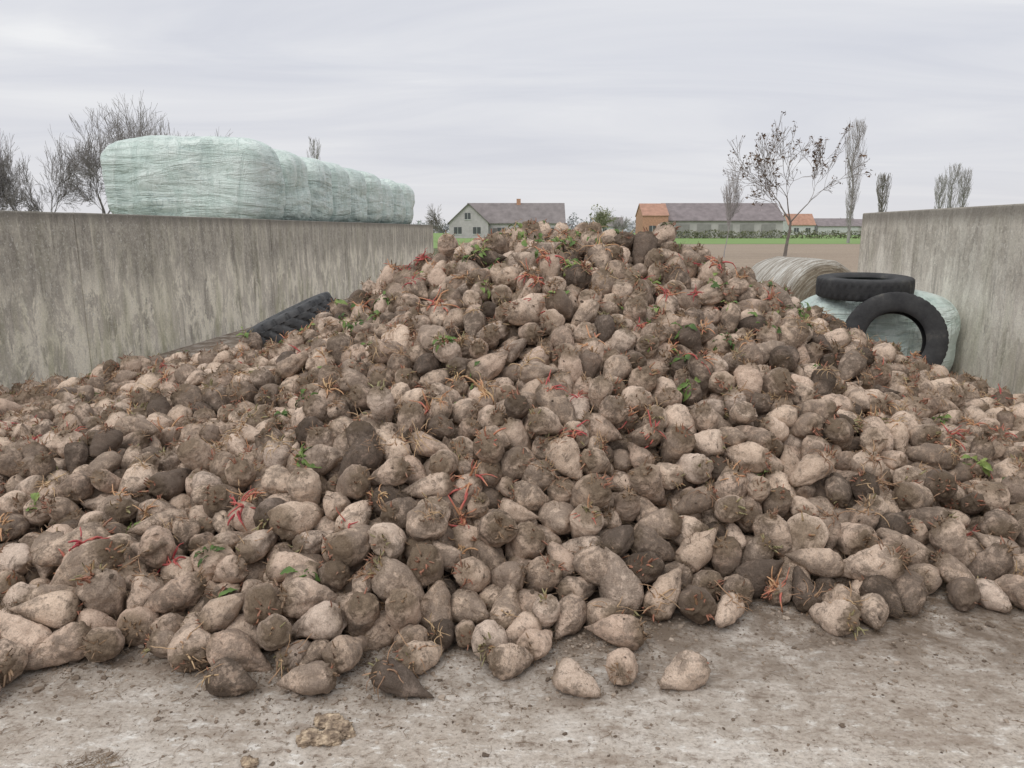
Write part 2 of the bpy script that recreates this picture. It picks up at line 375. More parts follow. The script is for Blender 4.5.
def scatter(name,pts,rots,scls,idx,coll,parent=None):
    me=bpy.data.meshes.new(name); me.from_pydata([tuple(p) for p in pts],[],[])
    for nm,dat in(('rot',rots),('scl',scls)):
        at=me.attributes.new(nm,'FLOAT_VECTOR','POINT'); at.data.foreach_set('vector',np.array(dat,np.float32).ravel())
    at=me.attributes.new('idx','INT','POINT'); at.data.foreach_set('value',np.array(idx,np.int32))
    o=bpy.data.objects.new(name,me); scene.collection.objects.link(o)
    ng=bpy.data.node_groups.new(name+'_scatter','GeometryNodeTree')
    ng.interface.new_socket('Geometry',in_out='INPUT',socket_type='NodeSocketGeometry')
    ng.interface.new_socket('Geometry',in_out='OUTPUT',socket_type='NodeSocketGeometry')
    gi=ng.nodes.new('NodeGroupInput'); go=ng.nodes.new('NodeGroupOutput')
    ci=ng.nodes.new('GeometryNodeCollectionInfo'); ci.inputs['Collection'].default_value=coll
    ci.inputs['Separate Children'].default_value=True; ci.inputs['Reset Children'].default_value=True
    ip=ng.nodes.new('GeometryNodeInstanceOnPoints'); ip.inputs['Pick Instance'].default_value=True
    def na(n,t):
        a=ng.nodes.new('GeometryNodeInputNamedAttribute'); a.data_type=t; a.inputs['Name'].default_value=n; return a.outputs['Attribute']
    ng.links.new(gi.outputs[0],ip.inputs['Points']); ng.links.new(ci.outputs[0],ip.inputs['Instance'])
    ng.links.new(na('idx','INT'),ip.inputs['Instance Index'])
    ng.links.new(na('rot','FLOAT_VECTOR'),ip.inputs['Rotation'])
    ng.links.new(na('scl','FLOAT_VECTOR'),ip.inputs['Scale'])
    ng.links.new(ip.outputs[0],go.inputs[0])
    md=o.modifiers.new('scatter','NODES'); md.node_group=ng
    if parent: o.parent=parent
    return o
rots=[]
for i in range(N):
    q=Vector((0,0,1)).rotation_difference(Vector(AX[i]))@Quaternion((0,0,1),random.uniform(0,6.28))
    rots.append(tuple(q.to_euler()))
scl=np.stack([S*rng.uniform(.92,1.10,N),S*rng.uniform(.92,1.10,N),S*rng.uniform(.92,1.12,N)],1)
scatter('beet_pile',CC,rots,scl,rng.integers(0,NB,N),cb)

# dark soil core, also added to darken the gaps between beets
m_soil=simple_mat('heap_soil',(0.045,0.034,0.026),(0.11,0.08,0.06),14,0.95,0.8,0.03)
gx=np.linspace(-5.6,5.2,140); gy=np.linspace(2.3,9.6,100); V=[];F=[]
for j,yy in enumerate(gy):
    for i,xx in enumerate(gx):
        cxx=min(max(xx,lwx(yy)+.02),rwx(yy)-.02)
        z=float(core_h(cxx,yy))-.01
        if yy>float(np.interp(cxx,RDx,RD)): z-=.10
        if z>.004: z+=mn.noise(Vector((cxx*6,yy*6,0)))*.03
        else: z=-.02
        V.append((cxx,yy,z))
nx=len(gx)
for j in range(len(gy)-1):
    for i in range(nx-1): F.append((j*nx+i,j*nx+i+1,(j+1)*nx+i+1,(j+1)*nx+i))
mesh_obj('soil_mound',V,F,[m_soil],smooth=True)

# ------------------------------------------------------------ stalk tufts / leaves
def tuft(i,kind,coll):
    R=random.Random(500+i); V=[];F=[];MI=[]
    n={'red':R.randint(9,15),'dry':R.randint(9,16),'green':R.randint(6,11)}[kind]
    for k in range(n):
        th=R.uniform(0,6.28); sp=R.uniform(.2,1.6)
        d=Vector((math.cos(th)*sp,math.sin(th)*sp,1)).normalized()
        p=Vector((R.gauss(0,.014),R.gauss(0,.014),-.01)); pts=[p]
        ln=R.uniform(.05,.12) if kind!='green' else R.uniform(.02,.05)
        dr=R.uniform(.2,1.1)
        for q in range(5):
            d=(d+Vector((R.gauss(0,.18),R.gauss(0,.18),-dr*.55+R.gauss(0,.12)))).normalized(); p=p+d*ln/5; pts.append(p)
        r0=R.uniform(.0026,.0055) if kind!='dry' else R.uniform(.0012,.0034)
        tube(V,F,pts,[r0*1.5,r0*1.2,r0,r0*.9,r0*.8,r0*.5],4)
        MI+=[0]*(len(F)-len(MI))
        if kind=='green':
            Lf=R.uniform(.035,.075); W=Lf*R.uniform(.18,.32); side=d.cross(Vector((0,0,1)))
            if side.length<.1: side=Vector((1,0,0))
            side.normalize(); base=len(V); ns=6
            up=side.cross(d).normalized()
            for a in range(ns+1):
                t=a/ns; wd=W*math.sin(math.pi*min(1,t*.9+.08))**.8
                c0=p+d*Lf*t-Vector((0,0,1))*(t*t*Lf*.5)
                for sgn in(-1,0,1):
                    V.append(c0+side*wd*sgn*R.uniform(.7,1.2)+up*(abs(sgn)*wd*.5+R.gauss(0,.003)))
            for a in range(ns):
                for c_ in range(2): F.append((base+a*3+c_,base+a*3+c_+1,base+(a+1)*3+c_+1,base+(a+1)*3+c_))
            MI+=[1]*(len(F)-len(MI))
    mats={'red':[m_red,m_leaf],'dry':[m_dry,m_leaf],'green':[m_leaf,m_leaf]}[kind]
    o=mesh_obj('tuft_%02d'%i,V,F,mats,smooth=True,matidx=MI,link=False); add_rest(o); coll.objects.link(o)
ct=bpy.data.collections.new('tuft_shapes')
kinds=['red']*5+['dry']*5+['green']*5
for i,k in enumerate(kinds): tuft(i,k,ct)
cell={}
for i in range(N):
    k=(int(CC[i,0]/.13),int(CC[i,1]/.13)); 
    if k not in cell or CC[cell[k],2]<CC[i,2]: cell[k]=i
tops=[i for i in cell.values()]
random.shuffle(tops)
tp=[];tr=[];ts=[];ti=[]
def add_tuft(pos,d,kind,sc):
    d=Vector(d).normalized(); q=Vector((0,0,1)).rotation_difference(d)@Quaternion((0,0,1),random.uniform(0,6.28))
    tp.append(pos);tr.append(tuple(q.to_euler()));ts.append((sc,)*3)
    ti.append({'red':0,'dry':5,'green':10}[kind]+random.randint(0,4))
def place(i,kind,sc):
    ax_=Vector(AX[i]); out=Vector((0,-.7,.8))
    dirn=(ax_*.6+out).normalized()
    pos=A[i]+np.array(dirn)*.068*S[i]
    add_tuft(tuple(pos),dirn+Vector((random.gauss(0,.25),random.gauss(0,.1),0)),kind,sc)
for i in tops:
    x,d,z=A[i]
    hi=z/1.7
    u=random.random()
    cl_=.4+1.1*max(0,mn.noise(Vector((x*1.1,d*1.1,7)))+.3)
    pr=(.06+.21*hi)*cl_; pd=.24; pg=.02+.34*max(0,hi-.35)
    kind='red' if u<pr else 'dry' if u<pr+pd else 'green' if u<pr+pd+pg else None
    if not kind: continue
    place(i,kind,random.uniform(.7,1.25))
tarr=np.array([A[q] for q in tops])
for (x,d,k) in [(-1.35,6.1,'green'),(-3.25,6.9,'green'),(-4.05,7.0,'green'),(-5.0,7.1,'green'),(-5.05,6.9,'green'),(-1.9,6.5,'green'),(.05,5.9,'green'),(.5,5.9,'green'),(.3,5.7,'green'),(-.25,5.8,'green'),(2.1,5.9,'green'),(1.1,5.4,'red'),(.2,5.5,'red'),(-.6,5.2,'red'),(.15,5.2,'red'),(1.3,5.0,'red'),
                (2.25,5.9,'green'),(2.5,5.95,'green'),(-.2,3.7,'red'),(-.15,3.6,'red'),(.35,3.9,'red'),(-2.3,4.7,'red'),(-2.35,4.65,'red'),(-1.95,3.2,'red'),(-1.25,3.5,'red')]:
    for _ in range(3 if k=='green' else 2):
        xx=x+random.gauss(0,.07); dd=d+random.gauss(0,.07)
        j=tops[int(np.argmin((tarr[:,0]-xx)**2+(tarr[:,1]-dd)**2))]
        place(j,k,random.uniform(.9,1.35))
scatter('beet_leaf_stalks',tp,tr,ts,ti,ct)

# ------------------------------------------------------------ crumbs and straw litter
m_crumb,nt,b=new_mat('soil_crumb',0.95); r=rnd(nt)
L(nt,ramp(nt,r,[(0,(0.11,0.082,0.062)),(0.6,(0.22,0.17,0.13)),(1,(0.42,0.35,0.29))]),b.inputs['Base Color'])
m_clod,nt,b=new_mat('heap_clod',0.95); r=rnd(nt)
L(nt,ramp(nt,r,[(0,(0.07,0.052,0.04)),(0.6,(0.15,0.115,0.088)),(1,(0.27,0.21,0.165))]),b.inputs['Base Color'])
def crumbs(nm,mat):
    cc=bpy.data.collections.new(nm)
    for i in range(5):
        bm=bmesh.new(); bmesh.ops.create_icosphere(bm,subdivisions=2,radius=1)
        for v in bm.verts: v.co*=1+mn.noise(v.co*1.6+Vector((i*9,0,0)))*.7; v.co.z*=.6
        me=bpy.data.meshes.new(nm); bm.to_mesh(me); bm.free(); me.materials.append(mat)
        cc.objects.link(bpy.data.objects.new('%s_%d'%(nm,i),me))
    return cc
cc_=crumbs('crumb',m_crumb); cd_=crumbs('clod',m_clod)
n=18000; x=rng.uniform(-3.2,3.6,n); td=np.interp(x,TX,TD); dd=td+.15-np.abs(rng.exponential(.22,n))
clump=np.array([mn.noise(Vector((a*2.2,b_*2.2,3))) for a,b_ in zip(x,dd)])
k=(dd>1.0)&((clump>0)|(rng.uniform(size=n)<.25)); x=x[k];dd=dd[k]
x2=rng.uniform(-2.5,3,1500); d2=rng.uniform(1.2,3.2,1500); x=np.concatenate([x,x2]);dd=np.concatenate([dd,d2]); n=len(x)
sz_=np.clip(rng.exponential(.0019,n)+.0008,0,.015)
scatter('soil_crumbs',np.stack([x,dd,np.full(n,.0045)+sz_*.3],1),np.stack([np.zeros(n),np.zeros(n),rng.uniform(0,6.28,n)],1),np.stack([sz_*rng.uniform(.7,1.8,n),sz_,sz_],1),rng.integers(0,5,n),cc_)
n=5500; pick=rng.integers(0,N,n); dirs=rng.normal(size=(n,3)); dirs[:,2]=np.abs(dirs[:,2]); dirs/=np.linalg.norm(dirs,axis=1)[:,None]
onA=rng.uniform(size=n)<.65
base=np.where(onA[:,None],A[pick],B[pick]); rr=np.where(onA,.064,.038)*S[pick]
sz_=np.clip(rng.exponential(.003,n)+.0025,0,.014)
cp=base+dirs*rr[:,None]*1.0
scatter('heap_clods',cp,rng.uniform(0,6.28,(n,3)),np.stack([sz_*rng.uniform(.8,1.7,n),sz_*rng.uniform(.8,1.3,n),sz_],1),rng.integers(0,5,n),cd_)
V=[];F=[]
def clod(c,r,flat,seed):
    bm=bmesh.new(); bmesh.ops.create_icosphere(bm,subdivisions=5,radius=1)
    base=len(V)
    for v in bm.verts:
        q=v.co*(1+mn.noise(v.co*1.3+Vector((seed,0,0)))*.45+mn.noise(v.co*4+Vector((seed,5,0)))*.25+mn.noise(v.co*11)*.12)
        V.append(Vector((c[0]+q.x*r*1.3,c[1]+q.y*r,max(.003,c[2]+q.z*r*flat))))
    for f in bm.faces: F.append(tuple(base+v.index for v in f.verts))
    bm.free()
clod((-.60,2.28,.014),.040,.5,3); clod((-.69,2.24,.014),.038,.5,9); clod((-.65,2.33,.012),.038,.4,15); clod((-.63,2.24,.012),.036,.6,31); clod((-.86,2.12,.01),.022,.8,21)
m_chunk,nt,b=new_mat('broken_beet_flesh',0.85); p=pos_n(nt)
f=noise_n(nt,p,30,6,.7); L(nt,ramp(nt,f,[(0.38,(0.15,0.11,0.08)),(0.52,(0.33,0.25,0.18)),(0.62,(0.58,0.46,0.33))]),b.inputs['Base Color']); L(nt,bump(nt,f,.8,.012),b.inputs['Normal'])
mesh_obj('broken_beet_piece',V,F,[m_chunk],smooth=True)
V=[];F=[]
R=random.Random(5)
for k in range(3400):
    x=R.uniform(-2.8,3.2); d=float(np.interp(x,TX,TD))+.1-R.expovariate(4)
    if R.random()<.05: x=-1.38+R.gauss(0,.05); d=2.12+R.gauss(0,.025)
    if d<1.2: continue
    a=R.uniform(0,3.14); ln=R.uniform(.006,.045)*(.6 if R.random()<.7 else 1.4); z=.006+R.uniform(0,.004)
    p0=Vector((x,d,z)); dr=Vector((math.cos(a),math.sin(a),0)); bend=Vector((-dr.y,dr.x,0))*R.gauss(0,.2)*ln
    tube(V,F,[p0,p0+dr*ln*.5+bend+Vector((0,0,R.uniform(0,.003))),p0+dr*ln],[R.uniform(.0006,.0014)]*3,3)
mesh_obj('straw_litter',V,F,[m_root])

# ------------------------------------------------------------ tyres
m_tyre,nt,b=new_mat('tyre_rubber',0.75,0.35); p=obj_n(nt)
f=noise_n(nt,p,6,7,0.7)
L(nt,ramp(nt,f,[(0.35,(0.022,0.022,0.024)),(0.6,(0.045,0.045,0.046)),(0.75,(0.10,0.095,0.085))]),b.inputs['Base Color'])
L(nt,bump(nt,noise_n(nt,p,40,4),0.2,0.01),b.inputs['Normal'])
m_tyre2,nt,b=new_mat('dusty_tyre_rubber',0.8,0.3); p=obj_n(nt)
f=noise_n(nt,p,9,7,0.7)
L(nt,ramp(nt,f,[(0.35,(0.04,0.042,0.046)),(0.7,(0.11,0.11,0.112))]),b.inputs['Base Color'])
def tyre(loc,rot,R0=.5,wd=1.0,lug=.014,period=4,mat=None):
    prof=[(.292,-.085),(.306,-.108),(.340,-.122),(.38,-.132),(.43,-.128),(.465,-.122),(.488,-.115),(.50,-.100),(.503,-.062),(.503,-.056),(.506,-.02),(.506,-.014),(.506,.014),(.506,.02),(.503,.056),(.503,.062),(.50,.100),(.488,.115),(.465,.122),(.43,.128),(.38,.132),(.340,.122),(.306,.108),(.292,.085),(.298,.072),(.34,.098),(.42,.105),(.468,.085),(.478,0),(.468,-.085),(.42,-.105),(.34,-.098),(.298,-.072)]
    ns=160; V=[];F=[]; n=len(prof)
    for k in range(ns):
        th=2*math.pi*k/ns
        for j,(r,wz) in enumerate(prof):
            rr=r
            if j in (6,7,8,15,16,17) and ((k+(2 if j>12 else 0))%period)<period//4: rr-=lug
            if j in (9,10,11,12,13,14) and ((k+1+(j-9 if period>4 else 0))%period)<period//4: rr-=lug*.7
            rr*=R0/.506; V.append((rr*math.cos(th),rr*math.sin(th),wz*wd))
    for k in range(ns):
        for j in range(n):
            F.append((k*n+j,k*n+(j+1)%n,((k+1)%ns)*n+(j+1)%n,((k+1)%ns)*n+j))
    o=mesh_obj('tyre',V,F,[mat or m_tyre],smooth=True); o.location=loc; o.rotation_euler=rot
    mo=o.modifiers.new('e','EDGE_SPLIT'); mo.split_angle=math.radians(40)
    return o
tyre((3.88,7.46,.62),(math.radians(76),0,math.radians(-14)),.49,.80,.007)
tyre((3.84,8.12,1.115),(math.radians(2),math.radians(-2),.3),.49,.88,.007)
tyre((-2.20,7.42,.81),(math.radians(4),math.radians(-25),0),.46,1.05,.026,8,m_tyre2)

# ------------------------------------------------------------ wrapped bales
m_wrap,nt,b=new_mat('silage_wrap',0.33,0.5); p=pos_n(nt)
dist=noise_n(nt,p,0.9,3,.5)
def folds(scale,rot,sc,dd):
    return noise_n(nt,mapping(nt,p,scale,rot),sc,5,0.6,dd)
w1=folds((.5,.5,3.2),(0.25,0.35,0),1.1,1.6)
w2=folds((3.2,3.2,.45),(0.5,-0.5,0),1.0,1.2)
w3=folds((.6,.6,6),(-0.5,0.75,0.3),1.6,.8)
def ridge(f):
    return math_n(nt,'SUBTRACT',1.0,math_n(nt,'MULTIPLY',math_n(nt,'ABSOLUTE',math_n(nt,'SUBTRACT',f,0.5)),7.0),True)
rg=math_n(nt,'MAXIMUM',math_n(nt,'MAXIMUM',ridge(w1),ridge(w2)),ridge(w3))
ws=math_n(nt,'ADD',math_n(nt,'ADD',w1,w2),math_n(nt,'MULTIPLY',rg,0.12))
c=ramp(nt,math_n(nt,'MULTIPLY',math_n(nt,'ADD',w1,w2),.5),[(0.36,(0.42,0.525,0.49)),(0.5,(0.55,0.66,0.615)),(0.64,(0.70,0.78,0.745))])
c=mix(nt,math_n(nt,'MULTIPLY',ramp(nt,rg,[(0.6,0.0),(1.0,0.4)]),ramp(nt,noise_n(nt,p,1.7,3),[(0.42,0),(0.6,1)])),c,(0.82,0.87,0.85))  # pale highlights along the fold ridges, painted into the wrap colour
c=mix(nt,math_n(nt,'MULTIPLY',ramp(nt,ridge(noise_n(nt,mapping(nt,p,(.8,.8,3),(.7,-.4,0)),1.3,4,.6,1)),[(0.75,0.0),(1.0,0.55)]),ramp(nt,dist,[(0.45,0),(0.6,1)])),c,(0.27,0.36,0.36))
L(nt,c,b.inputs['Base Color'])
L(nt,bump(nt,ws,0.75,0.13),b.inputs['Normal'])
def wrapped(loc,hx,hy,hz,seed,n=5.0,rot=0,mat=m_wrap,amp=.05,name='wrapped_silage_bale',ncut=34):
    bm=bmesh.new(); bmesh.ops.create_cube(bm,size=2); bmesh.ops.subdivide_edges(bm,edges=bm.edges[:],cuts=ncut,use_grid_fill=True)
    off=Vector((seed*5.1,seed*2.7,seed))
    for v in bm.verts:
        q=v.co; k=(abs(q.x)**n+abs(q.y)**n+abs(q.z)**n)**(1/n); q=q/k
        w_=Vector((q.x*hx,q.y*hy,q.z*hz)); nn=q.normalized()
        d=mn.noise(w_*1.1+off)*amp*1.4+mn.noise(Vector((w_.x*1.2+w_.z,w_.y*1.2,w_.z*4))+off)*amp*.5+abs(mn.noise(Vector((w_.x*4+w_.z*2,w_.y*4,w_.z*1.2))+off))*amp*.7
        v.co=w_+nn*d
    me=bpy.data.meshes.new(name); bm.to_mesh(me); bm.free(); me.materials.append(mat)
    me.polygons.foreach_set('use_smooth',[True]*len(me.polygons))
    o=bpy.data.objects.new(name,me); scene.collection.objects.link(o); o.location=loc; o.rotation_euler=(0,0,rot); return o
ang=-math.atan(.0857)
for tier in (0,1):
    for k in range(9):
        D=15.55+k*1.60; xr=-6.13+.0857*D
        hx=1.64; zt=3.50-(.0 if k<6 else .06)+random.uniform(-.04,.04); 
        if tier: zc=(zt+1.75)/2; hz=(zt-1.75)/2
        else: zc=.87; hz=.87
        wrapped((xr-hx+random.uniform(-.05,.03),D,zc),hx,.82,hz,k+tier*20,4.6,ang,amp=.06)
wrapped((4.11,8.38,.51),.82,.60,.54,77,3.4,-math.atan(.1),amp=.035)

# net wrapped straw bale
m_straw,nt,b=new_mat('netted_straw',0.9); p=obj_n(nt); s=sep(nt,p)
rad=math_n(nt,'SQRT',math_n(nt,'ADD',math_n(nt,'MULTIPLY',s[0],s[0]),math_n(nt,'MULTIPLY',s[1],s[1])))
cv=nt.nodes.new('ShaderNodeCombineXYZ'); L(nt,math_n(nt,'MULTIPLY',rad,26.0),cv.inputs[0]); L(nt,math_n(nt,'MULTIPLY',s[0],2.0),cv.inputs[1]); L(nt,math_n(nt,'MULTIPLY',s[2],26.0),cv.inputs[2])
f=noise_n(nt,cv.outputs[0],1.5,6,0.7,0.5); f2=noise_n(nt,p,60,4,0.8)
c=ramp(nt,f,[(0.32,(0.15,0.115,0.08)),(0.5,(0.31,0.255,0.19)),(0.66,(0.55,0.50,0.42))])
c=mix(nt,0.5,c,ramp(nt,f2,[(0.3,(0.5,0.5,0.5)),(0.7,(1.3,1.3,1.3))]),'MULTIPLY')
net=ramp(nt,rad,[(0.56,0.0),(0.63,0.75)])
c=mix(nt,math_n(nt,'MULTIPLY',net,ramp(nt,f,[(0.45,0.2),(0.6,1.0)])),c,(0.80,0.80,0.77))
L(nt,c,b.inputs['Base Color']); L(nt,bump(nt,math_n(nt,'ADD',f,f2),0.8,0.03),b.inputs['Normal'])
prof=[(.0,-.60),(.2,-.61),(.4,-.62),(.55,-.61),(.62,-.58),(.655,-.52),(.66,-.3),(.665,0),(.66,.3),(.655,.52),(.62,.58),(.5,.6),(.0,.6)]
V=[];F=[];ns=90;n=len(prof)
for k in range(ns):
    th=2*math.pi*k/ns
    for r,z in prof:
        q=Vector((r*math.cos(th),r*math.sin(th),z)); rr=1+mn.noise(q*3)*.03+mn.noise(q*11)*.012; V.append((q.x*rr,q.y*rr,q.z+mn.noise(q*6+Vector((5,5,5)))*.03))
for k in range(ns):
    for j in range(n-1): F.append((k*n+j,((k+1)%ns)*n+j,((k+1)%ns)*n+j+1,k*n+j+1))
o=mesh_obj('straw_bale',V,F,[m_straw],smooth=True); o.location=(3.92,10.2,.69); o.rotation_euler=(math.radians(-90),0,math.radians(14))

# ------------------------------------------------------------ bare trees
def finish_tree(name,loc,V,F,mats,MI):
    o=mesh_obj(name,V,F,mats,matidx=MI); o.location=loc; return o
def tree(name,loc,height,width,seed,levels=6,spread=.6,up=.15,r0=.16,mat=None,clumps=None,rmin=.008,curve=.10,side=.65,trunk=1.0):
    R=random.Random(seed); segs=[]; tips=[]
    def grow(p,d,ln,r,lv):
        pts=[p]; rad=[r]; n=4
        for i in range(n):
            d=(d+Vector((R.gauss(0,curve),R.gauss(0,curve),R.gauss(0,curve*.5)+up*.22))).normalized()
            p=p+d*ln/n; rr=r*(1-.42*(i+1)/n); pts.append(p); rad.append(rr)
            if lv>0 and i<n-1 and (lv<levels or i>=2):
                if R.random()<side: child(p,d,ln*R.uniform(.55,.85),rr*.5,lv-1,1.1)
        segs.append((pts,rad))
        if lv>0:
            for k in range(2 if lv<levels else 3): child(p,d,(ln if lv<levels else 1)*R.uniform(.70,.95),rr*R.uniform(.7,.9),lv-1,.6 if lv<levels else .9)
        else: tips.append(p)
    def child(p,d,ln,r,lv,sp):
        a=d.orthogonal().normalized(); a.rotate(Quaternion(d,R.uniform(0,6.28)))
        grow(p,(d+a*spread*sp*R.uniform(.7,1.3)).normalized(),ln,r,lv)
    grow(Vector((0,0,0)),Vector((0,0,1)),trunk,1.0,levels)
    zs=max(p.z for pts,_ in segs for p in pts); xs=[abs(p.x) for pts,_ in segs for p in pts]+[abs(p.y) for pts,_ in segs for p in pts]
    xw=float(np.percentile(xs,99.3)); kz=height/zs; kx=(width/2)/xw
    V=[];F=[]
    for pts,rad in segs:
        tube(V,F,[Vector((q.x*kx,q.y*kx,q.z*kz)) for q in pts],[max(rmin,a_*r0) for a_ in rad],4 if rad[0]*r0>.04 else 3)
    mats=[mat]; MI=[0]*len(F)
    if clumps:
        mats.append(clumps[0])
        for t in tips:
            if R.random()>clumps[1]: continue
            c0=Vector((t.x*kx,t.y*kx,t.z*kz))
            for q in range(clumps[3]):
                c1=c0+Vector((R.gauss(0,1),R.gauss(0,1),R.gauss(0,1)))*clumps[2]; base=len(V); sz=clumps[2]*R.uniform(.5,1.1)
                for w_ in range(3): V.append(c1+Vector((R.gauss(0,1),R.gauss(0,1),R.gauss(0,1)))*sz)
                F.append((base,base+1,base+2))
        MI+=[1]*(len(F)-len(MI))
    return finish_tree(name,loc,V,F,mats,MI)
def poplar(name,loc,h,w_,seed,mat,rmin,r0=.22,nb=110,z0=.10):
    R=random.Random(seed); V=[];F=[]
    tp_=[Vector((R.gauss(0,.03)*k,R.gauss(0,.03)*k,h*k/8)) for k in range(9)]
    tube(V,F,tp_,[max(rmin,r0*(1-k/8.3)) for k in range(9)],5)
    for k in range(nb):
        t=z0+(1-z0)*R.random()**.9*.92; z=t*h; th=R.uniform(0,6.28)
        prof_=math.sin(math.pi*min(1,(t-z0*.5)/(1.12-z0*.5)))**.7
        reach=w_*.5*prof_*R.uniform(.5,1.2); ln=min(reach*R.uniform(2.0,3.4),(1.0-t)*h*R.uniform(.6,1.0)+.3)
        base=tp_[min(7,int(t*8))].lerp(tp_[min(8,int(t*8)+1)],t*8%1); pts=[base]
        reach=min(reach,ln*.4+.1)
        o_=Vector((math.cos(th),math.sin(th),0))
        for s_ in (.3,.6,1):
            pts.append(base+o_*reach*(s_**.6)*(1 if s_<1 else .9)+Vector((R.gauss(0,.05),R.gauss(0,.05),ln*s_)))
        tube(V,F,pts,[max(rmin,r0*.28*(1-t*.6)),rmin*1.4,rmin*1.1,rmin],3)
        for s_ in range(6):
            a=R.uniform(.2,1); q0=pts[1].lerp(pts[3],a); th2=R.uniform(0,6.28)
            l2=ln*R.uniform(.15,.35); tube(V,F,[q0,q0+Vector((math.cos(th2)*l2*.3,math.sin(th2)*l2*.3,l2*.8))],[rmin,rmin*.7],3)
    return finish_tree(name,loc,V,F,[mat],[0]*len(F))
m_bark=simple_mat('bare_bark',(0.15,0.13,0.115),(0.23,0.205,0.185),3)
m_barkh=simple_mat('hazy_bark',(0.28,0.26,0.255),(0.36,0.34,0.33),3)  # bark lightened, distance haze is put into its colour
m_pod=simple_mat('seed_clusters',(0.09,0.06,0.045),(0.18,0.12,0.08),3)
def PX(x,D): return (x-512)/765*D
for i,(x,D,h,wd) in enumerate([(14,62,9.8,6.4),(46,64,10.2,6.2),(-14,60,9.2,5.4)]):
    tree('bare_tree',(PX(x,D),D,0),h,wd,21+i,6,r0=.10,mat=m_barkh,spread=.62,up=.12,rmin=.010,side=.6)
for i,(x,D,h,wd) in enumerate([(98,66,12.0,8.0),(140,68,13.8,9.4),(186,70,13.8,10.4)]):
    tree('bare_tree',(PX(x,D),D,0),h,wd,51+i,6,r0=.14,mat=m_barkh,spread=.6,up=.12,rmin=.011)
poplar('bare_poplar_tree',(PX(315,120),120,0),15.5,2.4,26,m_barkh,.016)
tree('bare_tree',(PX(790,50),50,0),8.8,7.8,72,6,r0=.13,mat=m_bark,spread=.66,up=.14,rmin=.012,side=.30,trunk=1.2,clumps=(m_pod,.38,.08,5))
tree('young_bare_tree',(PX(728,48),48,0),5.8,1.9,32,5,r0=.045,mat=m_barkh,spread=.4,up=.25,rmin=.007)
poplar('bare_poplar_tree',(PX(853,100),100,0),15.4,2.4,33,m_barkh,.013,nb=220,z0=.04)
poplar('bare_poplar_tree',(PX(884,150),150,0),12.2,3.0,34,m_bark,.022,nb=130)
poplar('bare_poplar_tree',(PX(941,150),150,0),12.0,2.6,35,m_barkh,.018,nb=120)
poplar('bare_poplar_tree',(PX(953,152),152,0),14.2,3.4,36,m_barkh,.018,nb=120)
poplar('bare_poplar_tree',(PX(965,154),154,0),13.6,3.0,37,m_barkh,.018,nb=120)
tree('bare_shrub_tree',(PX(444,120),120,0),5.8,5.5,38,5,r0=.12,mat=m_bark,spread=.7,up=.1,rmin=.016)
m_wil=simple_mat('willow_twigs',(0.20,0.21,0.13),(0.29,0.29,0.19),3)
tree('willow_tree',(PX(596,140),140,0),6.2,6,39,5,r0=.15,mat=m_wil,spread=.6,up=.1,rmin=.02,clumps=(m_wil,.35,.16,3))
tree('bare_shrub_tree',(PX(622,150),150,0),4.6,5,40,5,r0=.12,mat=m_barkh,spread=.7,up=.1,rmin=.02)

# distant tree belt
m_belt=simple_mat('distant_trees',(0.36,0.38,0.39),(0.50,0.51,0.52),0.05)  # pale grey has the atmospheric haze painted into the tree colour
V=[];F=[];R=random.Random(3)
xx=-700.0
while xx<700:
    D=R.uniform(430,560); hgt=R.uniform(5,10.5)*(1+.5*mn.noise(Vector((xx*.01,0,0)))); wd=R.uniform(6,14)
    for q in range(130):
        a=R.gauss(0,.42)*wd; z=abs(R.betavariate(1.3,1.6))*hgt*max(.2,1-(abs(a)/wd)**2*.8); base=len(V); c0=Vector((xx+a,D+R.gauss(0,3),z))
        for k in range(3): V.append(c0+Vector((R.gauss(0,.8),R.gauss(0,.8),R.gauss(0,.8))))
        F.append((base,base+1,base+2))
    xx+=R.uniform(2.5,7)
mesh_obj('distant_tree_belt',V,F,[m_belt])

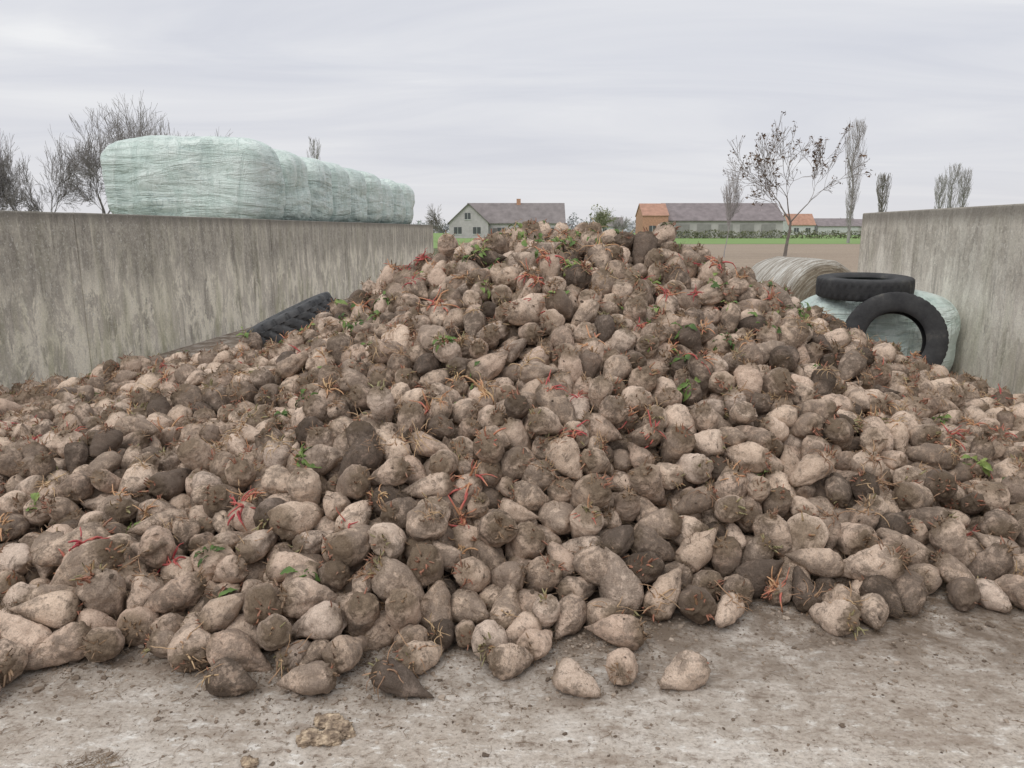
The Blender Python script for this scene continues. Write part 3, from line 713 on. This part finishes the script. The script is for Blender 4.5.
# ------------------------------------------------------------ buildings
def flat(name,c,v=.12,scale=1.5,rough=.8): return simple_mat(name,tuple(a*(1-v) for a in c),tuple(a*(1+v) for a in c),scale,rough,.1,.02)
m_render=flat('grey_render',(0.46,0.43,0.44)); m_roof=flat('dark_roof_tiles',(0.22,0.195,0.195),.2,.8); m_brick=flat('orange_brick',(0.46,0.26,0.18),.2,3)
m_glass,nt,b=new_mat('window_glass',0.15,0.5); b.inputs['Base Color'].default_value=(0.08,0.085,0.09,1)
m_wht=flat('white_panel',(0.52,0.52,0.52)); m_droof=flat('dark_barn_roof',(0.22,0.19,0.195),.2,.8); m_rust=flat('orange_roof_tiles',(0.40,0.23,0.17),.2,1)
m_shedw=flat('shed_wall',(0.44,0.42,0.41),.15,.5)
def gable(parent,name,x0,x1,y0,y1,ze,zr,axis,mwall,mroof,ov=.35):
    if axis=='x':
        ym=(y0+y1)/2
        V=[(x0,y0,0),(x1,y0,0),(x1,y1,0),(x0,y1,0),(x0,y0,ze),(x1,y0,ze),(x1,y1,ze),(x0,y1,ze),(x0,ym,zr),(x1,ym,zr)]
        F=[(0,1,5,4),(1,2,6,9,5),(2,3,7,6),(3,0,4,8,7)]
        k=(zr-ze)/(ym-y0); e=ov
        rv=[]; rf=[]
        for sgn,ye in((-1,y0),(1,y1)):
            for dz in(.03,.22):
                rv+=[(x0-e,ym,zr+dz),(x1+e,ym,zr+dz),(x1+e,ye+sgn*e,ze-k*e+dz),(x0-e,ye+sgn*e,ze-k*e+dz)]
    else:
        xm=(x0+x1)/2
        V=[(x0,y0,0),(x1,y0,0),(x1,y1,0),(x0,y1,0),(x0,y0,ze),(x1,y0,ze),(x1,y1,ze),(x0,y1,ze),(xm,y0,zr),(xm,y1,zr)]
        F=[(0,1,5,8,4),(1,2,6,5),(2,3,7,9,6),(3,0,4,7)]
        k=(zr-ze)/(xm-x0); e=ov; rv=[];rf=[]
        for sgn,xe in((-1,x0),(1,x1)):
            for dz in(.03,.22):
                rv+=[(xm,y0-e,zr+dz),(xm,y1+e,zr+dz),(xe+sgn*e,y1+e,ze-k*e+dz),(xe+sgn*e,y0-e,ze-k*e+dz)]
    for b0 in(0,8):
        rf+=[(b0,b0+1,b0+2,b0+3),(b0+4,b0+7,b0+6,b0+5)]+[(b0+i,b0+(i+1)%4,b0+4+(i+1)%4,b0+4+i) for i in range(4)]
    mesh_obj(name+'_walls',V,F,[mwall],parent=parent); mesh_obj(name+'_roof',rv,rf,[mroof],parent=parent)
def win(parent,x,y,z,w_,h_,n,frame=m_wht):
    box('window_%d'%n,x,x+w_,y-.06,y+.02,z,z+h_,m_glass,parent)
    box('window_frame_%d'%n,x-.12,x+w_+.12,y-.10,y-.062,z-.15,z,frame,parent)
    box('window_bar_%d'%n,x+w_/2-.04,x+w_/2+.04,y-.10,y-.062,z,z+h_,frame,parent)
hs=empty('farmhouse',(0,160,0))
gable(hs,'main',-9.5,11.2,3,12,3.3,7.3,'x',m_render,m_roof)
gable(hs,'wing',-13.2,-5.0,-1,7.5,3.2,7.0,'y',m_render,m_roof)
for i,(x,z,w_,h_) in enumerate([(-12.2,.9,1.6,1.4),(-8.2,.9,1.6,1.4),(-9.9,3.9,1.2,1.3)]): win(hs,x,-1,z,w_,h_,i)
for i,x in enumerate([-3.2,.2,4.0,7.5]): win(hs,x,3,.9,1.8,1.3,10+i)
box('chimney',1.0,1.9,7.0,7.9,6.6,8.4,m_brick,hs)
box('door',-5.0+.9,-5.0+1.9,2.9,2.98,0,2.1,m_roof,hs)
bn=empty('barn',(0,160,0))
gable(bn,'long_shed',33.2,58.0,2,14,3.7,7.3,'x',m_shedw,m_droof)
gable(bn,'brick_annex',27.6,33.0,0,9,4.6,7.1,'x',m_brick,m_rust,.15)
win(bn,29.0,0,1.2,1.4,1.4,1)
m_door=flat('door_grey',(0.28,0.27,0.26))
for i in range(5): box('bay_door_%d'%i,35+i*4.6,38+i*4.6,1.9,1.97,0,2.9,m_door,bn)
f2_=empty('distant_farmhouse',(0,260,0))
gable(f2_,'house',95,104,0,8,3.5,7.0,'x',m_wht,m_rust); gable(f2_,'shed',106,120,2,12,3.0,5.5,'x',m_wht,m_droof)
win(f2_,97,0,1,1.6,1.4,1); win(f2_,101,0,1,1.6,1.4,2)
f3_=empty('distant_farmhouse',(0,300,0))
gable(f3_,'house',34,44,0,8,3.2,6.5,'x',m_wht,m_roof); win(f3_,36,0,1,1.6,1.4,1)
f4_=empty('distant_shed',(0,280,0)); gable(f4_,'shed',122,150,0,12,3,5.5,'x',m_shedw,m_droof); win(f4_,126,0,1,1.6,1.2,1)
V=[];F=[];R=random.Random(8)
for k in range(3500):
    x=R.uniform(33,75); z=R.uniform(0,1.5)*(1+.4*mn.noise(Vector((x*.4,0,0)))); c0=Vector((x,155+R.gauss(0,.5),z)); base=len(V)
    for q in range(3): V.append(c0+Vector((R.gauss(0,.15),R.gauss(0,.15),R.gauss(0,.15))))
    F.append((base,base+1,base+2))
mesh_obj('hedge',V,F,[simple_mat('hedge_leaf',(0.12,0.14,0.08),(0.22,0.21,0.14),2)])
print('DONE',time.time()-T0)
